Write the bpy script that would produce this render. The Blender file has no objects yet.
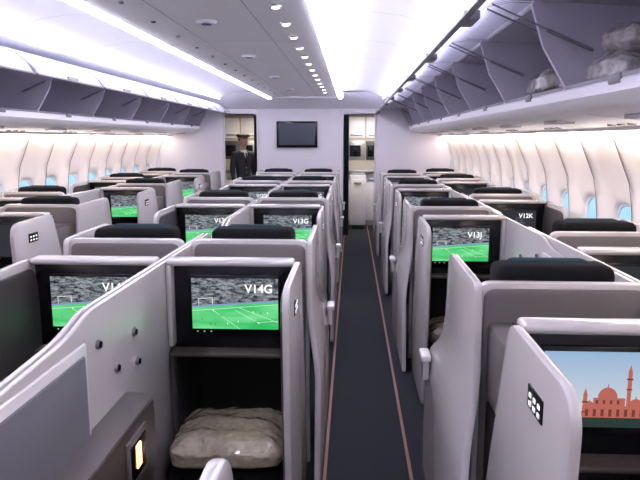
import bpy, bmesh, math, random
from mathutils import Vector, Matrix, noise
random.seed(4)
S = bpy.context.scene
COL = S.collection
CX = -0.82           # cabin centre line
Y0, Y1 = -2.4, 10.6  # cabin extent

# ------------------------------------------------------------ materials
MATS = {}
def mat(name, col, rough=0.5, metal=0.0, emis=None, es=0.0, bump=None, spec=0.5, coat=0.0, var=None):
    m = bpy.data.materials.new(name); m.use_nodes = True
    nt = m.node_tree; b = nt.nodes['Principled BSDF']
    b.inputs['Base Color'].default_value = (*col, 1)
    b.inputs['Roughness'].default_value = rough
    b.inputs['Metallic'].default_value = metal
    b.inputs['Specular IOR Level'].default_value = spec
    b.inputs['Coat Weight'].default_value = coat
    if emis:
        b.inputs['Emission Color'].default_value = (*emis, 1)
        b.inputs['Emission Strength'].default_value = es
    if bump or var:
        tc = nt.nodes.new('ShaderNodeTexCoord')
        n = nt.nodes.new('ShaderNodeTexNoise')
        nt.links.new(tc.outputs['Object'], n.inputs['Vector'])
        n.inputs['Scale'].default_value = (bump or var)[0]
        n.inputs['Detail'].default_value = 4
        if bump:
            bp = nt.nodes.new('ShaderNodeBump'); bp.inputs['Strength'].default_value = bump[1]
            bp.inputs['Distance'].default_value = bump[2]
            nt.links.new(n.outputs['Fac'], bp.inputs['Height'])
            nt.links.new(bp.outputs['Normal'], b.inputs['Normal'])
        if var:
            mx = nt.nodes.new('ShaderNodeMix'); mx.data_type = 'RGBA'
            mx.inputs['A'].default_value = (*col, 1); mx.inputs['B'].default_value = (*var[1], 1)
            cr = nt.nodes.new('ShaderNodeValToRGB')
            cr.color_ramp.elements[0].position = .35; cr.color_ramp.elements[1].position = .65
            nt.links.new(n.outputs['Fac'], cr.inputs['Fac'])
            nt.links.new(cr.outputs['Color'], mx.inputs['Factor'])
            nt.links.new(mx.outputs['Result'], b.inputs['Base Color'])
    MATS[name] = m
    return m

mat('shell', (.43,.405,.40), .24, bump=(900,.05,.001), coat=.35)
mat('shell_rim', (.62,.60,.60), .22)
mat('shell_dark', (.040,.035,.034), .45)
mat('shell_back', (.11,.097,.094), .4)
mat('taupe', (.060,.047,.041), .35)
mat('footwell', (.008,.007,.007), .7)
mat('gloss_black', (.004,.004,.006), .18, spec=.3)
mat('fabric', (.007,.007,.008), .95, bump=(300,.4,.003), spec=.15)
mat('fabric_teal', (.014,.034,.040), .95, bump=(300,.3,.002), spec=.15)
mat('mesh_grey', (.13,.13,.15), .6, bump=(220,.4,.002))
mat('metal', (.30,.30,.32), .35, 1.0)
mat('white_mark', (.9,.9,.9), .4, emis=(1,1,1), es=.4)
mat('lamp_warm', (1,.8,.5), .4, emis=(1,.45,.14), es=3)
mat('ceil', (.86,.85,.92), .45)
mat('ceil_centre', (.90,.89,.95), .45)
mat('cove', (1,1,1), .5, emis=(.86,.84,1.0), es=20)
mat('cove_soft', (1,1,1), .5, emis=(.80,.80,1.0), es=14)
mat('warmstrip', (1,1,1), .5, emis=(1,.84,.74), es=16)
mat('downlight', (1,1,1), .5, emis=(1,.97,.92), es=9)
mat('wall', (.82,.765,.73), .5)
mat('seam', (.22,.19,.19), .6)
mat('ceil_seam', (.45,.44,.48), .6)
mat('bulk', (.64,.62,.67), .5)
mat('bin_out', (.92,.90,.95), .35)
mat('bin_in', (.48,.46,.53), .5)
mat('bin_plastic', (.84,.83,.90), .3)
mat('bin_edge', (.20,.19,.22), .4)
mat('carpet', (.020,.023,.028), .95, bump=(500,.6,.004), var=(60,(.027,.030,.036)), spec=.2)
mat('copper', (.24,.10,.065), .5)
mat('curtain', (.02,.05,.06), .8)
mat('galley', (.42,.39,.36), .4)
mat('galley_dark', (.06,.06,.07), .4)
mat('steel', (.5,.5,.5), .3, .9)
mat('plastic_wrap', (.30,.245,.17), .13, bump=(38,.7,.012), var=(7,(.40,.34,.25)), coat=1.0)
mat('plastic_wrap_grey', (.36,.33,.33), .12, bump=(24,.9,.02), var=(9,(.60,.57,.55)), coat=1.0)
mat('uniform', (.012,.013,.02), .7)
mat('shirt', (.8,.8,.82), .7)
mat('skin', (.42,.24,.16), .5)
mat('hair', (.02,.015,.012), .6)
mat('gold', (.7,.5,.15), .3, 1)
mat('tvface', (.04,.05,.07), .12)
mat('winrim', (.86,.84,.83), .4)
# slightly translucent raised bin doors
m = bpy.data.materials.new('bin_door'); m.use_nodes=True; nt=m.node_tree
b=nt.nodes['Principled BSDF']; b.inputs['Base Color'].default_value=(.84,.83,.90,1); b.inputs['Roughness'].default_value=.3
tr=nt.nodes.new('ShaderNodeBsdfTranslucent'); tr.inputs['Color'].default_value=(.86,.85,.95,1)
mx=nt.nodes.new('ShaderNodeMixShader'); mx.inputs[0].default_value=.38
nt.links.new(b.outputs[0],mx.inputs[1]); nt.links.new(tr.outputs[0],mx.inputs[2]); nt.links.new(mx.outputs[0],nt.nodes['Material Output'].inputs[0])
MATS['bin_door']=m
def emi(name, c, s):
    m = bpy.data.materials.new(name); m.use_nodes = True
    nt = m.node_tree; nt.nodes.clear()
    o = nt.nodes.new('ShaderNodeOutputMaterial'); e = nt.nodes.new('ShaderNodeEmission')
    e.inputs['Color'].default_value = (*c,1); e.inputs['Strength'].default_value = s
    nt.links.new(e.outputs[0], o.inputs[0]); MATS[name] = m
    return nt, e
emi('e_white', (1,1,1), 1.0)
emi('e_line', (.75,1,.8), .9)
emi('e_board', (.35,.5,.9), .6)
emi('e_pink', (.55,.16,.12), .8)
emi('e_pinkd', (.25,.06,.06), .7)
emi('e_tree', (.04,.07,.06), .6)
emi('e_dim', (.06,.065,.08), .5)
nt, e = emi('e_field', (.06,.5,.17), .95)
tc = nt.nodes.new('ShaderNodeTexCoord'); w = nt.nodes.new('ShaderNodeTexNoise')
w.inputs['Scale'].default_value = 10
mp=nt.nodes.new('ShaderNodeMapping'); mp.inputs['Scale'].default_value=(.4,1,1.8)
nt.links.new(tc.outputs['Object'], mp.inputs[0]); nt.links.new(mp.outputs[0], w.inputs['Vector'])
cr = nt.nodes.new('ShaderNodeValToRGB')
cr.color_ramp.elements[0].color = (.04,.50,.13,1); cr.color_ramp.elements[0].position=.35
cr.color_ramp.elements[1].color = (.20,.78,.32,1); cr.color_ramp.elements[1].position=.70
nt.links.new(w.outputs['Fac'], cr.inputs['Fac']); nt.links.new(cr.outputs['Color'], e.inputs['Color'])
nt, e = emi('e_crowd', (.3,.3,.3), .8)
tc = nt.nodes.new('ShaderNodeTexCoord'); w = nt.nodes.new('ShaderNodeTexNoise')
w.inputs['Scale'].default_value = 75; w.inputs['Detail'].default_value=5; w.inputs['Roughness'].default_value=.7
mp=nt.nodes.new('ShaderNodeMapping'); mp.inputs['Rotation'].default_value=(0,-.08,0); mp.inputs['Scale'].default_value=(.55,1,1.6)
nt.links.new(tc.outputs['Object'], mp.inputs[0]); nt.links.new(mp.outputs[0], w.inputs['Vector'])
cr = nt.nodes.new('ShaderNodeValToRGB')
cr.color_ramp.elements[0].color = (.012,.018,.025,1); cr.color_ramp.elements[0].position=.40
cr.color_ramp.elements[1].color = (.55,.60,.66,1); cr.color_ramp.elements[1].position=.70
nt.links.new(w.outputs['Fac'], cr.inputs['Fac']); nt.links.new(cr.outputs['Color'], e.inputs['Color'])
nt, e = emi('e_sky', (.3,.5,.9), .85)
tc = nt.nodes.new('ShaderNodeTexCoord'); sx = nt.nodes.new('ShaderNodeSeparateXYZ')
mr = nt.nodes.new('ShaderNodeMapRange'); mr.inputs['From Min'].default_value=.92; mr.inputs['From Max'].default_value=1.10
nt.links.new(tc.outputs['Object'], sx.inputs[0]); nt.links.new(sx.outputs['Z'], mr.inputs['Value'])
cr = nt.nodes.new('ShaderNodeValToRGB')
cr.color_ramp.elements[0].color = (.66,.71,.77,1); cr.color_ramp.elements[1].color = (.34,.50,.72,1)
nt.links.new(mr.outputs[0], cr.inputs['Fac']); nt.links.new(cr.outputs['Color'], e.inputs['Color'])
# window pane
m = bpy.data.materials.new('pane'); m.use_nodes=True; nt=m.node_tree; nt.nodes.clear()
o=nt.nodes.new('ShaderNodeOutputMaterial'); t=nt.nodes.new('ShaderNodeBsdfTransparent'); g=nt.nodes.new('ShaderNodeBsdfGlossy')
g.inputs['Roughness'].default_value=.05; t.inputs['Color'].default_value=(.85,.93,1,1)
mx=nt.nodes.new('ShaderNodeMixShader'); mx.inputs[0].default_value=.06
nt.links.new(t.outputs[0],mx.inputs[1]); nt.links.new(g.outputs[0],mx.inputs[2]); nt.links.new(mx.outputs[0],o.inputs[0])
MATS['pane']=m
KEYS = list(MATS.keys()); MI = {k:i for i,k in enumerate(KEYS)}

# ------------------------------------------------------------ mesh helpers
def merge(bm, t):
    me = bpy.data.meshes.new('tmp'); t.to_mesh(me); t.free()
    bm.from_mesh(me); bpy.data.meshes.remove(me)
def finish(bm, name, parent=None, loc=(0,0,0), smooth=35, recalc=True):
    if recalc: bmesh.ops.recalc_face_normals(bm, faces=bm.faces)
    me = bpy.data.meshes.new(name); bm.to_mesh(me); bm.free()
    used = sorted({p.material_index for p in me.polygons})
    mp = {u:i for i,u in enumerate(used)}
    for u in used: me.materials.append(MATS[KEYS[u]])
    for p in me.polygons: p.material_index = mp[p.material_index]
    if smooth:
        me.shade_smooth()
        try: me.set_sharp_from_angle(angle=math.radians(smooth))
        except Exception: pass
    return me
def obj(me, name, parent=None, loc=(0,0,0), rot=(0,0,0)):
    o = bpy.data.objects.new(name, me); COL.objects.link(o)
    o.location = loc; o.rotation_euler = rot
    if parent: o.parent = parent
    return o
def box(bm, lo, hi, m, bev=.01, seg=2, rot=None, piv=None, taper=None):
    t = bmesh.new(); bmesh.ops.create_cube(t, size=1)
    lo = Vector(lo); hi = Vector(hi); c = (lo+hi)/2; d = hi-lo
    for v in t.verts:
        v.co = Vector((v.co.x*abs(d.x), v.co.y*abs(d.y), v.co.z*abs(d.z)))+c
    if bev: bmesh.ops.bevel(t, geom=list(t.edges), offset=min(bev, .49*min(abs(q) for q in d)), segments=seg, profile=.5, affect='EDGES')
    if rot:
        p = Vector(piv) if piv else c
        R = Matrix.Translation(p) @ Matrix.Rotation(rot[1], 4, rot[0]) @ Matrix.Translation(-p)
        bmesh.ops.transform(t, matrix=R, verts=t.verts)
    for f in t.faces: f.material_index = MI[m]
    merge(bm, t)
def fillet(pts, r, n=5):
    out = []; N = len(pts)
    for i in range(N):
        p = Vector(pts[i]); a = Vector(pts[i-1]); b = Vector(pts[(i+1)%N])
        rr = r[i] if isinstance(r,(list,tuple)) else r
        da = (a-p); db = (b-p); rr = min(rr, da.length*.45, db.length*.45)
        if rr < 1e-4: out.append(p); continue
        s = p+da.normalized()*rr; e_ = p+db.normalized()*rr
        for k in range(n+1):
            u = k/n; out.append((1-u)**2*s + 2*u*(1-u)*p + u*u*e_)
    return out
def panel(bm, outline, xf, thick, m, levels=(), sgn=1):
    """outline in (y,z); bent in x by xf(z)."""
    t = bmesh.new()
    vs = [t.verts.new((0,p[0],p[1])) for p in outline]; t.faces.new(vs)
    for z in levels:
        bmesh.ops.bisect_plane(t, geom=t.verts[:]+t.edges[:]+t.faces[:], plane_co=(0,0,z), plane_no=(0,0,1))
    r = bmesh.ops.extrude_face_region(t, geom=t.faces[:])
    nv = [g for g in r['geom'] if isinstance(g, bmesh.types.BMVert)]
    S_ = set(nv)
    for v in t.verts:
        x = xf(v.co.z)
        v.co.x = sgn*(x + (thick if v in S_ else 0))
    t.normal_update()
    be = [e for e in t.edges if len(e.link_faces)==2 and e.calc_face_angle(0) > 1.2]
    try: bmesh.ops.bevel(t, geom=be, offset=.008, segments=2, profile=.5, affect='EDGES')
    except Exception: pass
    for f in t.faces: f.material_index = MI[m]
    merge(bm, t)
def loft(bm, prof, y0, y1, m, closed=False, ny=1, caps=False):
    rows = []
    for k in range(ny+1):
        y = y0+(y1-y0)*k/ny
        rows.append([bm.verts.new((p[0],y,p[1])) for p in prof])
    N = len(prof)
    for k in range(ny):
        for i in range(N if closed else N-1):
            j=(i+1)%N
            f = bm.faces.new((rows[k][i],rows[k][j],rows[k+1][j],rows[k+1][i]))
            f.material_index = MI[m[i]] if isinstance(m,(list,tuple)) else MI[m]
    if caps:
        for r in (rows[0],rows[-1]):
            f=bm.faces.new([bm.verts.new(v.co) for v in r]); f.material_index = MI[m if isinstance(m,str) else m[0]]
def poly(bm, pts, m):
    f = bm.faces.new([bm.verts.new(p) for p in pts]); f.material_index = MI[m]
def cyl(bm, p0, p1, r0, r1, m, n=20):
    t = bmesh.new(); p0=Vector(p0); p1=Vector(p1); L=(p1-p0).length
    bmesh.ops.create_cone(t, cap_ends=True, segments=n, radius1=r0, radius2=r1, depth=L)
    q = (p1-p0).to_track_quat('Z','Y').to_matrix().to_4x4()
    bmesh.ops.transform(t, matrix=Matrix.Translation((p0+p1)/2)@q, verts=t.verts)
    for f in t.faces: f.material_index=MI[m]
    merge(bm,t)
def ball(bm, c, r, m, sub=3):
    t=bmesh.new(); bmesh.ops.create_icosphere(t, subdivisions=sub, radius=1)
    for v in t.verts: v.co = Vector((v.co.x*r[0]+c[0], v.co.y*r[1]+c[1], v.co.z*r[2]+c[2]))
    for f in t.faces: f.material_index=MI[m]
    merge(bm,t)

# ------------------------------------------------------------ room shell
bm = bmesh.new()
poly(bm, [(CX-2.7,Y0-.05,0),(CX+2.7,Y0-.05,0),(CX+2.7,13.4,0),(CX-2.7,13.4,0)], 'carpet')
obj(finish(bm,'floor'), 'floor')
bm = bmesh.new()
for x in (.315, -.125, -2.005, -1.515):
    box(bm,(x-.008,Y0,0.0),(x+.008,12.2,.006),'copper',0)
obj(finish(bm,'trim_1'),'trim_1')

WT = [(0,2.42),(.3,2.50),(.7,2.58),(1.05,2.60),(1.4,2.565),(1.74,2.42)]
def wu(z):
    for (a,ua),(b,ub) in zip(WT,WT[1:]):
        if z<=b:
            t=(z-a)/(b-a); return ua+(ub-ua)*t
    return WT[-1][1]
WP=.56; WZ=1.08; HB=.30
centers=[-2.02+WP*k for k in range(23)]
def sup(a):
    c,s=math.cos(a),math.sin(a); n=3.0
    r=(abs(c/.145)**n+abs(s/.195)**n)**(-1/n); return r*c, r*s
rect=[]
hx=WP/2
K=8
for i in range(K): rect.append((hx, -HB+2*HB*i/K))
for i in range(K): rect.append((hx-2*hx*i/K, HB))
for i in range(K): rect.append((-hx, HB-2*HB*i/K))
for i in range(K): rect.append((-hx+2*hx*i/K, -HB))
PR=[(0,.040),(.08,.026),(.2,.018),(.4,.012),(.7,.004),(1,0)]
def ridge(y): return -.045*(abs(y)/hx)**4
for side,nm in ((1,'right'),(-1,'left')):
    bm=bmesh.new()
    for cy in centers:
        rings=[]
        for s,off in PR:
            ring=[]
            for (ry,rz) in rect:
                a=math.atan2(rz,ry); wy,wz=sup(a)
                y=wy*(1-s)+ry*s; z=wz*(1-s)+rz*s
                zz=WZ+z
                ring.append(bm.verts.new((CX+side*(wu(zz)+off+ridge(y)), cy+y, zz)))
            rings.append(ring)
        N=len(rect)
        for a,b in zip(rings,rings[1:]):
            for i in range(N):
                f=bm.faces.new((a[i],a[(i+1)%N],b[(i+1)%N],b[i])); f.material_index=MI['wall']
        for za,zb,n in ((WZ+HB,1.74,5),(0,WZ-HB,6)):
            ys=[-hx+2*hx*i/8 for i in range(9)]
            g=[[bm.verts.new((CX+side*(wu(za+(zb-za)*j/n)+ridge(y)),cy+y,za+(zb-za)*j/n)) for y in ys] for j in range(n+1)]
            for j in range(n):
                for i in range(8):
                    f=bm.faces.new((g[j][i],g[j][i+1],g[j+1][i+1],g[j+1][i])); f.material_index=MI['wall']
        zs=[.1+1.6*j/12 for j in range(13)]
        for za,zb in zip(zs,zs[1:]):
            q=.048
            poly(bm,[(CX+side*(wu(za)-q),cy+hx-.007,za),(CX+side*(wu(za)-q),cy+hx+.007,za),(CX+side*(wu(zb)-q),cy+hx+.007,zb),(CX+side*(wu(zb)-q),cy+hx-.007,zb)],'seam')
    bmesh.ops.remove_doubles(bm, verts=bm.verts, dist=.0005)
    obj(finish(bm,'wall_'+nm,smooth=50),'wall_'+nm)
for side in (1,-1):
    bm=bmesh.new()
    n=32
    x=side*(wu(WZ)+.040)
    vs=[]
    for i in range(n):
        y,z=sup(2*math.pi*i/n); vs.append((x+side*.004,y*1.02,z*1.02))
    poly(bm,vs,'pane')
    secs=[]
    for i in range(n):
        y,z=sup(2*math.pi*i/n)
        secs.append([bm.verts.new((x-side*q[1],y*q[0],z*q[0])) for q in ((1.0,.0),(1.0,.012),(.95,.012),(.93,.0))])
    for i in range(n):
        a,b=secs[i],secs[(i+1)%n]
        for k in range(3):
            f=bm.faces.new((a[k],a[k+1],b[k+1],b[k])); f.material_index=MI['winrim']
    me=finish(bm,'window')
    for k,cy in enumerate(centers):
        obj(me,'window_%d'%(k+1+(0 if side>0 else len(centers))),loc=(CX,cy,WZ))

# ceiling
def mir(side,pts): return [(CX+side*u,z) for u,z in pts]
CC=-.745; CH=.53
def cz(u): return 2.338+.035*(1-(u/CH)**2)   # shallow concave centre panel
bm=bmesh.new()
loft(bm,[(CC-CH,2.350)]+[(CC-CH+.005+(2*CH-.01)*i/16,cz(-CH+2*CH*i/16)) for i in range(17)]+[(CC+CH,2.350)],Y0,10.0,'ceil_centre')
loft(bm,[(CC-CH,2.350),(CC-CH,2.42),(CC+CH,2.42),(CC+CH,2.350)],Y0,10.0,'ceil_centre')
for k in range(6):
    y=.6+k*1.9
    loft(bm,[(CC-CH+.005+(2*CH-.01)*i/16,cz(-CH+2*CH*i/16)-.001) for i in range(17)],y,y+.006,'ceil_seam')
for u in (-.27,.20):
    loft(bm,[(CC+u-.003,cz(u)-.0012),(CC+u+.003,cz(u)-.0012)],Y0,10.0,'ceil_seam')
for s in (1,-1):
    loft(bm,mir(s,[(.40,2.42),(.56,2.43),(.75,2.455),(.95,2.455),(1.12,2.43),(1.24,2.39),(1.40,2.36),(1.72,2.34)]),Y0,Y1,'ceil')
    for k in range(12):
        y=-1.6+k*1.1
        pr=mir(s,[(.62,2.4375),(.75,2.4535),(.95,2.4535),(1.12,2.4285),(1.24,2.3885)])
        loft(bm,pr,y,y+.006,'ceil_seam')
poly(bm,[(CC-.6,10.0,2.34),(CC+.6,10.0,2.34),(CC+.6,10.0,2.46),(CC-.6,10.0,2.46)],'ceil')
loft(bm,[(CC-.6,2.42),(CC+.6,2.42)],9.9,Y1,'ceil')
poly(bm,[(CX-1.8,Y1,2.2),(CX+1.8,Y1,2.2),(CX+1.6,Y1-.5,2.44),(CX-1.6,Y1-.5,2.44)],'ceil')
poly(bm,[(CX-2.7,Y1,2.2),(CX+2.7,Y1,2.2),(CX+2.7,13.4,2.2),(CX-2.7,13.4,2.2)],'ceil')
obj(finish(bm,'ceiling',smooth=30,recalc=False),'ceiling')

bm=bmesh.new()
for s in (1,-1):
    box(bm,(CC+s*(CH+.005),Y0,2.322),(CC+s*(CH+.055),10.0,2.375),'cove',.012)
obj(finish(bm,'cove_light'),'cove_light')
bm=bmesh.new()
for s in (1,-1):
    box(bm,(CX+s*1.30,Y0,2.335),(CX+s*1.33,Y1-.5,2.350),'cove_soft',.004)
obj(finish(bm,'valance_light'),'valance_light')
bm=bmesh.new()
for k in range(17):
    y=1.3+k*.48
    u=.36; z=cz(u)
    cyl(bm,(CC+u,y,z-.009),(CC+u,y,z+.006),.030,.034,'metal',20)
    cyl(bm,(CC+u,y,z-.013),(CC+u,y,z-.004),.020,.020,'downlight',16)
obj(finish(bm,'ceiling_downlights'),'ceiling_downlights')
bm=bmesh.new()
for y in (2.2,3.7,5.2,6.9,8.6):
    z=cz(-.1)
    cyl(bm,(CC-.1,y,z-.016),(CC-.1,y,z+.004),.05,.065,'bin_plastic',28)
    cyl(bm,(CC-.1,y,z-.020),(CC-.1,y,z-.004),.030,.030,'galley_dark',20)
for k in range(16):
    y=1.6+k*.5; z=cz(-.38)
    cyl(bm,(CC-.38,y,z-.008),(CC-.38,y,z+.004),.012,.014,'galley_dark',14)
obj(finish(bm,'ceiling_vents'),'ceiling_vents')

# bulkheads
bm=bmesh.new()
for a,b in ((-3.48,-2.17),(-1.60,-.155),(.39,1.84)):
    box(bm,(a,Y1,0),(b,Y1+.06,2.5),'bulk',.006)
for a,b in ((-2.17,-1.60),(-.155,.39)):
    box(bm,(a,Y1,2.12),(b,Y1+.06,2.5),'bulk',.0)
obj(finish(bm,'wall_front'),'wall_front')
bm=bmesh.new()
box(bm,(-3.5,Y0-.06,0),(1.85,Y0,2.5),'bulk',0)
obj(finish(bm,'wall_back'),'wall_back')
bm=bmesh.new()
for a,b in ((-3.3,-2.17),(-1.60,-.155),(.39,1.66)):
    box(bm,(a,Y1-.012,0),(b,Y1-.001,.12),'shell_dark',.003)
    for xx in ((a,b)):
        box(bm,(xx-.012,Y1-.02,.12),(xx+.012,Y1-.001,2.2),'shell_rim',.004)
obj(finish(bm,'baseboard_front'),'baseboard_front')
bm=bmesh.new()
box(bm,(-1.27,Y1-.06,1.555),(-.58,Y1-.002,1.995),'gloss_black',.012)
poly(bm,[(-1.23,Y1-.061,1.60),(-.62,Y1-.061,1.60),(-.62,Y1-.061,1.96),(-1.23,Y1-.061,1.96)],'tvface')
obj(finish(bm,'wall_television'),'wall_television')
bm=bmesh.new()
box(bm,(-3.5,13.3,0),(1.85,13.4,2.3),'bulk',0)
box(bm,(-3.56,Y1+.06,0),(-3.46,13.4,2.3),'bulk',0)
box(bm,(1.82,Y1+.06,0),(1.92,13.4,2.3),'bulk',0)
obj(finish(bm,'wall_galley'),'wall_galley')
def galley(x0,x1,y,name):
    bm=bmesh.new()
    box(bm,(x0,y,0),(x1,y+.6,2.18),'galley',.005)
    w=(x1-x0)
    n=max(2,int(w/.34))
    for i in range(n):
        a=x0+.02+i*(w-.04)/n; b=a+(w-.04)/n-.02
        box(bm,(a,y-.02,.1),(b,y,1.02),'bin_plastic',.01)
        box(bm,(a+.04,y-.035,.88),(b-.04,y-.02,.94),'steel',.005)
        box(bm,(a,y-.02,1.30),(b,y,1.66),'galley_dark' if i%2==0 else 'steel',.01)
        box(bm,(a+.03,y-.03,1.36),(b-.08,y-.02,1.58),'gloss_black',.005)
        box(bm,(a,y-.02,1.72),(b,y,2.12),'bin_plastic',.01)
        box(bm,(a+.05,y-.03,1.76),(b-.05,y-.02,1.80),'steel',.004)
    box(bm,(x0,y-.12,1.05),(x1,y,1.10),'steel',.008)
    obj(finish(bm,name),name)
galley(-.45,1.0,12.3,'galley_unit')
galley(-2.6,-1.2,12.6,'galley_unit')
bm=bmesh.new()
box(bm,(-.03,11.75,.08),(.27,12.10,1.03),'bin_plastic',.015)
box(bm,(-.01,11.735,.14),(.25,11.75,.95),'winrim',.01)
box(bm,(.05,11.715,.86),(.19,11.735,.90),'steel',.006)
for x in (.0,.24):
    for y in (11.80,12.05): cyl(bm,(x-.01,y,.04),(x+.01,y,.04),.04,.04,'galley_dark')
box(bm,(-.02,11.77,1.03),(.26,12.08,1.06),'steel',.006)
obj(finish(bm,'galley_trolley'),'galley_trolley')
def curtain(x0,x1,y,name):
    bm=bmesh.new()
    n=40; g=[]
    for z in (.04,.7,1.4,2.1):
        g.append([bm.verts.new((x0+(x1-x0)*i/n, y+.03*math.sin(i*1.1)+.01*math.sin(z*3+i), z)) for i in range(n+1)])
    for j in range(3):
        for i in range(n):
            f=bm.faces.new((g[j][i],g[j][i+1],g[j+1][i+1],g[j+1][i])); f.material_index=MI['curtain']
    cyl(bm,(x0-.02,y,2.11),(x1+.02,y,2.11),.012,.012,'steel',10)
    obj(finish(bm,name,smooth=80),name)
curtain(-.17,-.05,Y1+.13,'doorway_curtain')
curtain(-1.68,-1.60,Y1+.13,'doorway_curtain')

# ------------------------------------------------------------ overhead bins
BL=1.10
def bin_mesh(s):
    bm=bmesh.new()
    P=lambda pts:[(s*u,z) for u,z in pts]
    g=.012
    outer=P([(1.775,1.925),(1.760,1.905),(1.765,1.87),(1.80,1.835),(1.87,1.81),(2.10,1.785),(2.28,1.765)])
    loft(bm,outer,0,BL,'bin_out')
    loft(bm,P([(2.28,1.765),(2.28,1.745),(2.40,1.738)]),0,BL,'bin_out')
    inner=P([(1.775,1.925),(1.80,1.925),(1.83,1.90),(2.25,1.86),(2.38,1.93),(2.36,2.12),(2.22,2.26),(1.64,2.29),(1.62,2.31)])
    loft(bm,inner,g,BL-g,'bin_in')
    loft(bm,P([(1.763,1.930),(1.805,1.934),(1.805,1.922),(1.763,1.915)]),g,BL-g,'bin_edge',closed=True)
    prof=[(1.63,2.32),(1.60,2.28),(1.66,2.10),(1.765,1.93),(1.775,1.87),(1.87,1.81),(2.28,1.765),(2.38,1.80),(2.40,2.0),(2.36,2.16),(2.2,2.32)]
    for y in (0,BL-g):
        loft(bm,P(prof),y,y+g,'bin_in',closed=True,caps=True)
    ind=[(1.205,2.115),(1.245,2.175),(1.32,2.240),(1.425,2.288),(1.52,2.305),(1.62,2.300)]
    loft(bm,P(ind),.02,BL-.02,'bin_door')
    loft(bm,P([(1.198,2.118),(1.193,2.108),(1.212,2.102),(1.216,2.114)]),.015,BL-.015,'bin_edge',closed=True,caps=True)
    for y in (.015,BL-.029):
        rim=[(q[0]-.004,q[1]+.006) for q in ind]+[(q[0]+.004,q[1]-.008) for q in reversed(ind)]
        loft(bm,P(rim),y,y+.014,'bin_edge',closed=True,caps=False)
    box(bm,(min(s*1.20,s*1.26),BL/2-.08,2.108),(max(s*1.20,s*1.26),BL/2+.08,2.140),'bin_edge',.006)
    box(bm,(min(s*1.755,s*1.80),BL/2-.05,1.895),(max(s*1.755,s*1.80),BL/2+.05,1.932),'bin_edge',.006)
    for y in (.05,BL-.05):
        cyl(bm,(s*1.42,y,2.275),(s*1.86,y,2.08),.004,.004,'metal',8)
        cyl(bm,(s*1.66,y,2.166),(s*1.86,y,2.08),.008,.008,'bin_edge',8)
    for y in (.30,.42,.54):
        cyl(bm,(s*2.20,y,1.768),(s*2.20,y,1.778),.022,.022,'bin_edge',14)
    box(bm,(min(s*1.95,s*2.05),.66,1.783),(max(s*1.95,s*2.05),.90,1.80),'ceil_seam',.003)
    return finish(bm,'overhead_bin',recalc=False)
nb=int((Y1-Y0)/BL)
for s in (1,-1):
    me=bin_mesh(s)
    for k in range(nb+1):
        y=Y1-.01-(k+1)*BL
        if y<Y0: continue
        obj(me,'overhead_bin',loc=(CX,y,0))
bm=bmesh.new()
for s in (1,-1):
    for k in range(12):
        y=-2.2+k*BL*.97
        box(bm,(min(CX+s*2.30,CX+s*2.37),y+.04,1.722),(max(CX+s*2.30,CX+s*2.37),y+BL*.9,1.736),'warmstrip',.004)
obj(finish(bm,'sidewall_wash_light'),'sidewall_wash_light')

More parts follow.
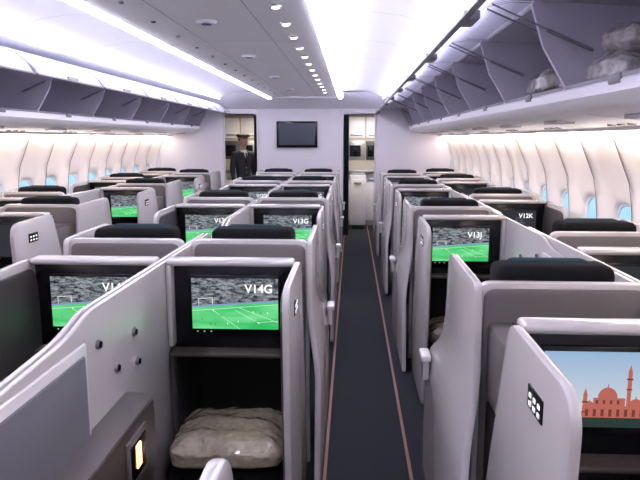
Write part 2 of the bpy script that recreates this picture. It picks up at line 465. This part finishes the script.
# ------------------------------------------------------------ seats
def xf_wing(z):
    t=min(1,max(0,(z-.50)/.42)); t=t*t*(3-2*t)
    return .335+(.285-.335)*t
LV=[.1,.3]+[.48+.045*i for i in range(12)]
def sx_(side,a,b,y0,y1,z0,z1):
    x0,x1=min(side*a,side*b),max(side*a,side*b)
    return (x0,y0,z0),(x1,y1,z1)
def seat_meshes(side):
    bm=bmesh.new()
    sx=lambda a,b:(min(side*a,side*b),max(side*a,side*b))
    def B(a,b,y0,y1,z0,z1,m,bev=.01,**k):
        x0,x1=sx(a,b); box(bm,(x0,y0,z0),(x1,y1,z1),m,bev,**k)
    # wing beside the monitor (rear part)
    A=fillet([(-.50,1.175),(-.47,.60),(-.40,.01),(.36,.01),(.22,.60),(.03,1.185)],[.10,.1,.02,.02,.1,.06],8)
    panel(bm,A,lambda z:.262,.028,'shell',(),side)
    A2=fillet([(-.465,1.145),(-.44,.60),(-.36,.04),(.30,.04),(.16,.60),(.0,1.145)],[.09,.1,.02,.02,.1,.05],8)
    panel(bm,A2,lambda z:.252,.012,'shell_dark',(),side)
    # shell wing around the seat back (front part)
    Bo=fillet([(.41,1.205),(.37,.85),(.24,.45),(.16,.01),(1.30,.01),(1.34,.55),(1.28,.68),(1.06,.80),(.99,1.215)],
               [.04,.1,.1,.02,.02,.06,.08,.14,.08],7)
    panel(bm,Bo,xf_wing,.030,'shell',LV,side)
    lin=fillet([(.48,1.17),(.42,.06),(1.26,.06),(1.26,.64),(1.03,.76),(.95,1.17)],[.05,.02,.02,.06,.1,.07])
    panel(bm,lin,lambda z:xf_wing(z)-.012,.012,'shell_dark',LV,side)
    # inner divider
    dv=fillet([(-1.62,1.10),(-1.62,.02),(.90,.02),(.86,1.18),(-.80,1.18),(-.95,1.14)],[.12,.02,.02,.06,.05,.1])
    panel(bm,dv,lambda z:-.312,.020,'shell',(),side)
    B(-.294,-.280,-1.52,-.86,.66,1.10,'shell_rim',.012)
    B(-.284,-.272,-1.49,-.89,.69,1.07,'mesh_grey',.008)
    for (y,z) in ((-.76,1.06),(-.62,.93),(-.42,.88),(-.44,1.0)):
        cyl(bm,(side*-.294,y,z),(side*-.282,y,z),.017,.015,'metal',18)
        cyl(bm,(side*-.284,y,z),(side*-.279,y,z),.011,.011,'gloss_black',14)
    # side console with reading lamp
    B(-.292,-.19,-1.45,-.52,.50,.80,'taupe',.03,seg=3)
    B(-.295,-.185,-1.43,-.54,.795,.812,'shell_back',.006)
    B(-.30,-.20,-1.42,-.55,.02,.52,'shell_dark',.01)
    B(-.193,-.180,-.84,-.66,.60,.76,'shell_back',.01)
    B(-.184,-.178,-.82,-.68,.62,.74,'gloss_black',.006)
    B(-.180,-.172,-.78,-.74,.65,.73,'lamp_warm',.006)
    # monitor surround + housing
    B(-.292,.262,-.03,.06,1.160,1.19,'shell',.014,seg=3)
    B(-.292,-.268,-.03,.06,.80,1.165,'shell',.008)
    B(-.275,.262,.02,.10,.775,1.165,'gloss_black',.006)
    B(-.275,.262,-.06,.10,.765,.785,'taupe',.008)
    B(-.200,.200,.008,.026,.850,1.118,'gloss_black',.006)
    B(-.292,.262,.08,.44,.78,1.06,'shell_back',.02)
    def plate(x0,x1,z1,y0,y1,r,m):
        xo=fillet([(x0,.02),(x1,.02),(x1,z1),(x0,z1)],[.01,.01,r,r],6)
        t=bmesh.new(); vs=[t.verts.new((side*p[0],y0,p[1])) for p in xo]; t.faces.new(vs)
        r_=bmesh.ops.extrude_face_region(t,geom=t.faces[:])
        for v in r_['geom']:
            if isinstance(v,bmesh.types.BMVert): v.co.y+=y1-y0
        t.normal_update()
        bmesh.ops.bevel(t,geom=[e for e in t.edges if e.calc_face_angle(0)>1.2],offset=.010,segments=2,profile=.5,affect='EDGES')
        for f in t.faces: f.material_index=MI[m]
        merge(bm,t)
    plate(-.30,.300,1.205,.42,.465,.05,'shell')
    plate(-.280,.280,1.185,.412,.440,.045,'shell_back')
    # footwell lining
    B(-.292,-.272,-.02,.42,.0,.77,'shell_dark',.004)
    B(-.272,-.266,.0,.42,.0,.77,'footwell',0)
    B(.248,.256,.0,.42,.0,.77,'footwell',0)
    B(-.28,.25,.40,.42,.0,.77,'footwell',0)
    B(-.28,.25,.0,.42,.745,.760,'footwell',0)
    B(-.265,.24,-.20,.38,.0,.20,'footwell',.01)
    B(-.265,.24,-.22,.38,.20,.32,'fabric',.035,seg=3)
    # placard on wing
    x=.262+.028
    a,b=sx_(side,x-.004,x+.004,-.32,-.20,1.03,1.09); box(bm,a,b,'gloss_black',.003)
    for i in range(3):
        for j in range(2):
            y=-.305+i*.035; z=1.040+j*.022
            a,b=sx_(side,x+.002,x+.006,y,y+.016,z,z+.011); box(bm,a,b,'white_mark',0)
    # latch / handle at the aisle side
    B(.355,.405,1.14,1.27,.64,.675,'shell_rim',.012)
    B(.360,.392,1.17,1.24,.54,.64,'shell_rim',.010)
    B(.390,.396,1.18,1.23,.55,.62,'galley_dark',.003)
    shell=finish(bm,'suite_shell')
    bm=bmesh.new()
    B(-.235,.235,.52,.68,.46,1.12,'fabric',.05,seg=3,rot=('X',math.radians(-4)))
    B(-.22,.21,.52,.68,1.00,1.242,'fabric',.035,seg=3)
    B(-.16,.15,.60,.695,1.10,1.250,'fabric_teal',.03,seg=3)
    B(-.25,.25,.64,1.14,.34,.48,'fabric',.05,seg=3)
    B(-.23,.23,.62,1.10,.0,.35,'footwell',.02)
    B(.19,.255,.66,1.08,.48,.66,'shell_dark',.025,seg=3)
    B(-.28,-.20,.66,1.10,.48,.68,'shell_dark',.025,seg=3)
    for i in (-.08,.08): B(i-.004,i+.004,.66,1.12,.476,.484,'gloss_black',.001)
    cush=finish(bm,'seat_cushions')
    return shell,cush
SM={1:seat_meshes(1),-1:seat_meshes(-1)}
PZ=.875
def pic(kind):
    bm=bmesh.new(); y=.0065; z0=PZ; h=.228
    def Q(pts,m,dy=0): poly(bm,[(p[0],y-dy,z0+p[1]) for p in pts],m)
    if kind=='football':
        Q([(-.19,0),(.19,0),(.19,.125),(-.19,.095)],'e_field')
        Q([(-.19,.095),(.19,.125),(.19,h),(-.19,h)],'e_crowd')
        Q([(-.19,.095),(.19,.125),(.19,.133),(-.19,.103)],'e_board',.0006)
        L=[((-.19,.080),(.19,.112)),((.19,.03),(.02,.095)),((.02,.0),(-.10,.085)),((.10,.03),(.0,.085)),((.10,.03),(.19,.038))]
        for a,b in L:
            Q([a,b,(b[0],b[1]+.0018),(a[0],a[1]+.0018)],'e_line',.0008)
        for q in [(-.16,.105),(-.10,.11)]:
            Q([(q[0],q[1]),(q[0]+.002,q[1]),(q[0]+.002,q[1]+.03),(q[0],q[1]+.03)],'e_white',.0008)
        Q([(-.16,.135),(-.098,.14),(-.098,.142),(-.16,.137)],'e_white',.0008)
        for i in range(12):
            a=random.uniform(-.17,.17); b=random.uniform(.01,.085)
            Q([(a,b),(a+.003,b),(a+.003,b+.008),(a,b+.008)],'e_white' if i%2 else 'e_pinkd',.0009)
    elif kind=='mosque':
        Q([(-.19,.03),(.19,.03),(.19,h),(-.19,h)],'e_sky')
        Q([(-.19,0),(.19,0),(.19,.035),(-.19,.035)],'e_tree',.0004)
        pts=[(-.19,.03),(.19,.03)]+[(.19-.38*i/30,.042+.008*math.sin(i*1.9)+.006*math.sin(i*4.1)) for i in range(31)]
        Q(pts,'e_tree',.0005)
        def R(a,b,c,d,m,dy): Q([(a,c),(b,c),(b,d),(a,d)],m,dy)
        R(-.075,.16,.03,.066,'e_pink',.0008)
        R(-.045,.045,.066,.090,'e_pink',.0008)
        for cx,cz_,r in ((-.005,.090,.028),(-.055,.066,.012),(.075,.066,.020),(.125,.066,.014)):
            Q([(cx+r*math.cos(math.pi*i/14)*1,cz_+r*1.15*math.sin(math.pi*i/14)) for i in range(15)],'e_pink',.001)
            R(cx-.0015,cx+.0015,cz_+r,cz_+r*1.5,'e_pink',.001)
        for x,t in ((.054,.190),(-.068,.12),(.155,.13)):
            R(x-.006,x+.006,.03,t-.02,'e_pink',.0012); R(x-.009,x+.009,t-.045,t-.04,'e_pinkd',.0013)
            R(x-.008,x+.008,t-.075,t-.071,'e_pinkd',.0013)
            Q([(x-.006,t-.02),(x+.006,t-.02),(x,t)],'e_pink',.0012)
        for i in range(10): R(-.066+i*.022,-.057+i*.022,.034,.056,'e_pinkd',.0013)
        for i in range(4): R(-.038+i*.020,-.031+i*.020,.072,.084,'e_pinkd',.0013)
    else:
        Q([(-.19,0),(.19,0),(.19,h),(-.19,h)],'e_dim')
        for i in range(6):
            Q([(.02,.06+i*.02),(.10,.06+i*.02),(.10,.066+i*.02),(.02,.066+i*.02)],'e_crowd',.0006)
    for i in range(3):
        Q([(-.17+i*.03,-.014),(-.165+i*.03,-.014),(-.165+i*.03,-.010),(-.17+i*.03,-.010)],'e_line',.0005)
    return finish(bm,'monitor_picture',smooth=0)
PIC={k:pic(k) for k in ('football','mosque','dim')}
def seat(x,y,side,kind='football',label=None):
    e=bpy.data.objects.new('business_class_seat',None); COL.objects.link(e); e.location=(x,y,0); e.empty_display_size=.1
    obj(SM[side][0],'suite_shell',e); obj(SM[side][1],'seat_cushions',e)
    obj(PIC[kind],'monitor_picture',e)
    if label:
        c=bpy.data.curves.new('label','FONT'); c.body=label; c.size=.052; c.extrude=.0003; c.offset=.0012
        c.materials.append(MATS['e_white'])
        t=bpy.data.objects.new('monitor_label',c); COL.objects.link(t); t.parent=e
        t.location=(.045,.0045,PZ+.165); t.rotation_euler=(math.pi/2,0,0)
    return e
for i,y in enumerate((-.06,2.6,4.85,7.05,9.0)):
    n=15-i
    seat(-.505,y,1,label='V%dG'%n); seat(-1.135,y,-1,label='V%dD'%n)
for i,y in enumerate((1.72,4.2,6.5,8.75)):
    seat(.745,y,-1,'mosque' if i==0 else 'football',None if i==0 else 'V%dJ'%(14-i))
    seat(-2.385,y,1,'dim' if i in(0,1) else 'football',None)
for i,y in enumerate((2.95,5.3,7.6,9.15)):
    seat(1.375,y,1,'dim',None if i!=1 else 'V12K')
    seat(-3.015,y,-1,'dim' if i<2 else 'football',None)

# ------------------------------------------------------------ wrapped blankets
def blanket(name,loc,size,m,seed,rot=0):
    bm=bmesh.new(); bmesh.ops.create_cube(bm,size=2)
    bmesh.ops.subdivide_edges(bm,edges=bm.edges[:],cuts=34,use_grid_fill=True)
    for v in bm.verts:
        p=v.co.copy(); n=7.0
        r=(abs(p.x)**n+abs(p.y)**n+abs(p.z)**n)**(1/n); p=p/r
        edge=max(abs(p.x),abs(p.y))
        p.z*=1-.6*(max(0,edge-.5)/.5)**1.5
        q=p*1.6+Vector((seed,seed*2,0))
        d=noise.fractal(q,1,2,4)*.035
        p=Vector((p.x*(1+d),p.y*(1+d),p.z*(1+d)))
        if p.z>0:
            p.z+=.16*(1-abs(math.sin(p.y*4.2+p.x*.8+seed)))*(1-edge*.6)
            p.z+=.16*(abs(noise.noise(Vector((p.x*3.2+seed,p.y*3.2,seed))))-.15)
            p.z+=.05*abs(noise.noise(Vector((p.x*9+seed,p.y*7,seed))))
        v.co=Vector((p.x*size[0]/2,p.y*size[1]/2,p.z*size[2]/2))
    zmin=min(v.co.z for v in bm.verts)
    for v in bm.verts: v.co.z=max(v.co.z-zmin-.006,0)
    for f in bm.faces: f.material_index=MI[m]
    o=obj(finish(bm,name,smooth=40),name,loc=loc,rot=(0,0,rot)); return o
blanket('wrapped_blanket',(-.52,2.54,.322),(.48,.42,.16),'plastic_wrap',3.1,.05)
blanket('wrapped_blanket',(.75,4.15,.322),(.44,.36,.15),'plastic_wrap',5.1,-.05)
blanket('wrapped_blanket',(1.24,2.95,1.905),(.42,.62,.17),'plastic_wrap_grey',7.7,.1)
blanket('wrapped_blanket',(1.22,3.65,1.905),(.42,.50,.18),'plastic_wrap_grey',9.3,-.1)
blanket('wrapped_blanket',(1.25,3.00,2.05),(.36,.60,.15),'plastic_wrap_grey',1.3,.2)

# ------------------------------------------------------------ crew member
def skin_obj(name,verts,edges,radii,m,parent,root=0,sub=2):
    me=bpy.data.meshes.new(name); me.from_pydata(verts,edges,[]); me.update()
    o=obj(me,name,parent); me.materials.append(MATS[m])
    md=o.modifiers.new('skin','SKIN'); md.use_smooth_shade=True
    for i,r in enumerate(radii):
        sv=me.skin_vertices[0].data[i]; sv.radius=(r,r) if not isinstance(r,tuple) else r
        sv.use_root=(i==root)
    s=o.modifiers.new('sub','SUBSURF'); s.levels=sub; s.render_levels=sub
    return o
crew=bpy.data.objects.new('cabin_crew_person',None); COL.objects.link(crew)
crew.location=(-1.93,11.05,0); crew.rotation_euler=(0,0,math.radians(35))
V=[(0,0,.95),(0,0,1.10),(0,.01,1.28),(0,.01,1.42),(0,.0,1.50),
   (.17,.01,1.43),(.21,.02,1.16),(.20,-.06,.92),
   (-.17,.01,1.43),(-.21,.02,1.16),(-.20,-.06,.92)]
E=[(0,1),(1,2),(2,3),(3,4),(3,5),(5,6),(6,7),(3,8),(8,9),(9,10)]
R=[(.15,.11),(.14,.10),(.165,.115),(.13,.09),(.06,.06),(.065,.065),(.05,.05),(.036,.036),(.065,.065),(.05,.05),(.036,.036)]
skin_obj('jacket',V,E,R,'uniform',crew)
V=[(0,0,.93),(.09,0,.86),(.10,-.01,.50),(.10,.01,.10),(-.09,0,.86),(-.10,-.01,.50),(-.10,.01,.10)]
E=[(0,1),(1,2),(2,3),(0,4),(4,5),(5,6)]
skin_obj('trousers',V,E,[(.15,.11),.09,.062,.048,.09,.062,.048],'uniform',crew)
bm=bmesh.new()
for s in (1,-1):
    ball(bm,(s*.10,-.05,.045),(.045,.13,.045),'hair')
obj(finish(bm,'shoes'),'shoes',crew)
bm=bmesh.new()
cyl(bm,(0,0,1.47),(0,-.01,1.58),.052,.048,'skin')
ball(bm,(0,-.015,1.655),(.075,.092,.11),'skin')
ball(bm,(0,-.03,1.60),(.052,.065,.055),'skin')
ball(bm,(0,-.112,1.640),(.012,.020,.022),'skin',2)
ball(bm,(0,-.100,1.600),(.026,.010,.007),'e_pinkd',2)
for s in (1,-1):
    ball(bm,(s*.030,-.094,1.665),(.014,.008,.008),'shirt',2); ball(bm,(s*.030,-.101,1.665),(.006,.004,.006),'hair',2)
    box(bm,(s*.030-.018,-.104,1.682),(s*.030+.018,-.092,1.688),'hair',.002)
    ball(bm,(s*.078,0,1.65),(.010,.020,.030),'skin',2)
ball(bm,(0,.012,1.675),(.080,.090,.10),'hair')
obj(finish(bm,'head'),'head',crew)
bm=bmesh.new()
cyl(bm,(0,0,1.705),(0,0,1.745),.094,.098,'uniform',28)
cyl(bm,(0,0,1.745),(0,-.005,1.785),.125,.105,'uniform',28)
ball(bm,(0,-.085,1.712),(.080,.060,.008),'gloss_black')
cyl(bm,(0,0,1.708),(0,0,1.722),.097,.097,'gold',28)
box(bm,(-.015,-.108,1.73),(.015,-.095,1.76),'gold',.004)
obj(finish(bm,'peaked_cap'),'peaked_cap',crew)
bm=bmesh.new()
poly(bm,[(-.035,-.108,1.47),(.035,-.108,1.47),(0,-.128,1.30)],'shirt')
box(bm,(-.010,-.132,1.28),(.010,-.112,1.46),'gloss_black',.003)
cyl(bm,(0,0,1.475),(0,-.004,1.51),.066,.058,'shirt')
for z in (1.12,1.2): ball(bm,(.0,-.125,z),(.008,.005,.008),'gold',1)
for s in (1,-1): box(bm,(s*.2-.04,-.09,.935),(s*.2+.04,-.02,.95),'gold',.003)
obj(finish(bm,'shirt_and_tie'),'shirt_and_tie',crew)
for s in (1,-1):
    V=[(s*.20,-.065,.93),(s*.198,-.072,.875),(s*.198,-.078,.835)]
    E=[(0,1),(1,2)]
    skin_obj('palm',V,E,[(.022,.022),(.022,.032),(.016,.036)],'skin',crew,0,1)
    for k,(dy,L) in enumerate(((-.030,.068),(-.010,.078),(.010,.073),(.028,.058))):
        b=(s*.197,-.078+dy,.835)
        V=[b,(s*.192,b[1]-.004,.835-L*.5),(s*.180,b[1]-.004,.835-L*.8),(s*.168,b[1],.835-L)]
        skin_obj('finger_%d'%(k+1),V,[(0,1),(1,2),(2,3)],[.009,.0085,.008,.007],'skin',crew,0,1)
    V=[(s*.195,-.095,.885),(s*.185,-.125,.855),(s*.178,-.135,.825)]
    skin_obj('thumb',V,[(0,1),(1,2)],[.012,.010,.008],'skin',crew,0,1)

# ------------------------------------------------------------ lights
def area(name,loc,rot,sx,sy,p,c):
    l=bpy.data.lights.new(name,'AREA'); l.shape='RECTANGLE'; l.size=sx; l.size_y=sy; l.energy=p; l.color=c
    o=bpy.data.objects.new(name,l); COL.objects.link(o); o.location=loc; o.rotation_euler=rot
area('galley_ceiling_lamp',(.3,11.5,2.17),(0,0,0),.8,.5,22,(1,.93,.82))
area('galley_ceiling_lamp',(-1.8,11.7,2.17),(0,0,0),.8,.5,18,(1,.85,.65))

# world
w=bpy.data.worlds.new('sky'); S.world=w; w.use_nodes=True
nt=w.node_tree; bg=nt.nodes['Background']
tc=nt.nodes.new('ShaderNodeTexCoord'); sp=nt.nodes.new('ShaderNodeSeparateXYZ'); cr=nt.nodes.new('ShaderNodeValToRGB')
mr=nt.nodes.new('ShaderNodeMapRange'); mr.inputs['From Min'].default_value=-.4; mr.inputs['From Max'].default_value=.4
nt.links.new(tc.outputs['Generated'],sp.inputs[0]); nt.links.new(sp.outputs['Z'],mr.inputs['Value']); nt.links.new(mr.outputs[0],cr.inputs['Fac'])
cr.color_ramp.elements[0].color=(.16,.30,.42,1); cr.color_ramp.elements[1].color=(.55,.78,1,1)
nt.links.new(cr.outputs[0],bg.inputs['Color']); bg.inputs['Strength'].default_value=1.7

# camera
cam=bpy.data.cameras.new('camera'); co=bpy.data.objects.new('camera',cam); COL.objects.link(co)
cam.sensor_width=36; cam.lens=620/640*36; cam.clip_start=.02
th=math.atan(101/620); ps=math.radians(2.91)
d=Vector((-math.sin(ps)*math.cos(th),math.cos(ps)*math.cos(th),-math.sin(th)))
co.location=(0,0,1.70); co.rotation_euler=d.to_track_quat('-Z','Y').to_euler()
S.camera=co
S.view_settings.view_transform='Standard'
S.view_settings.exposure=.15
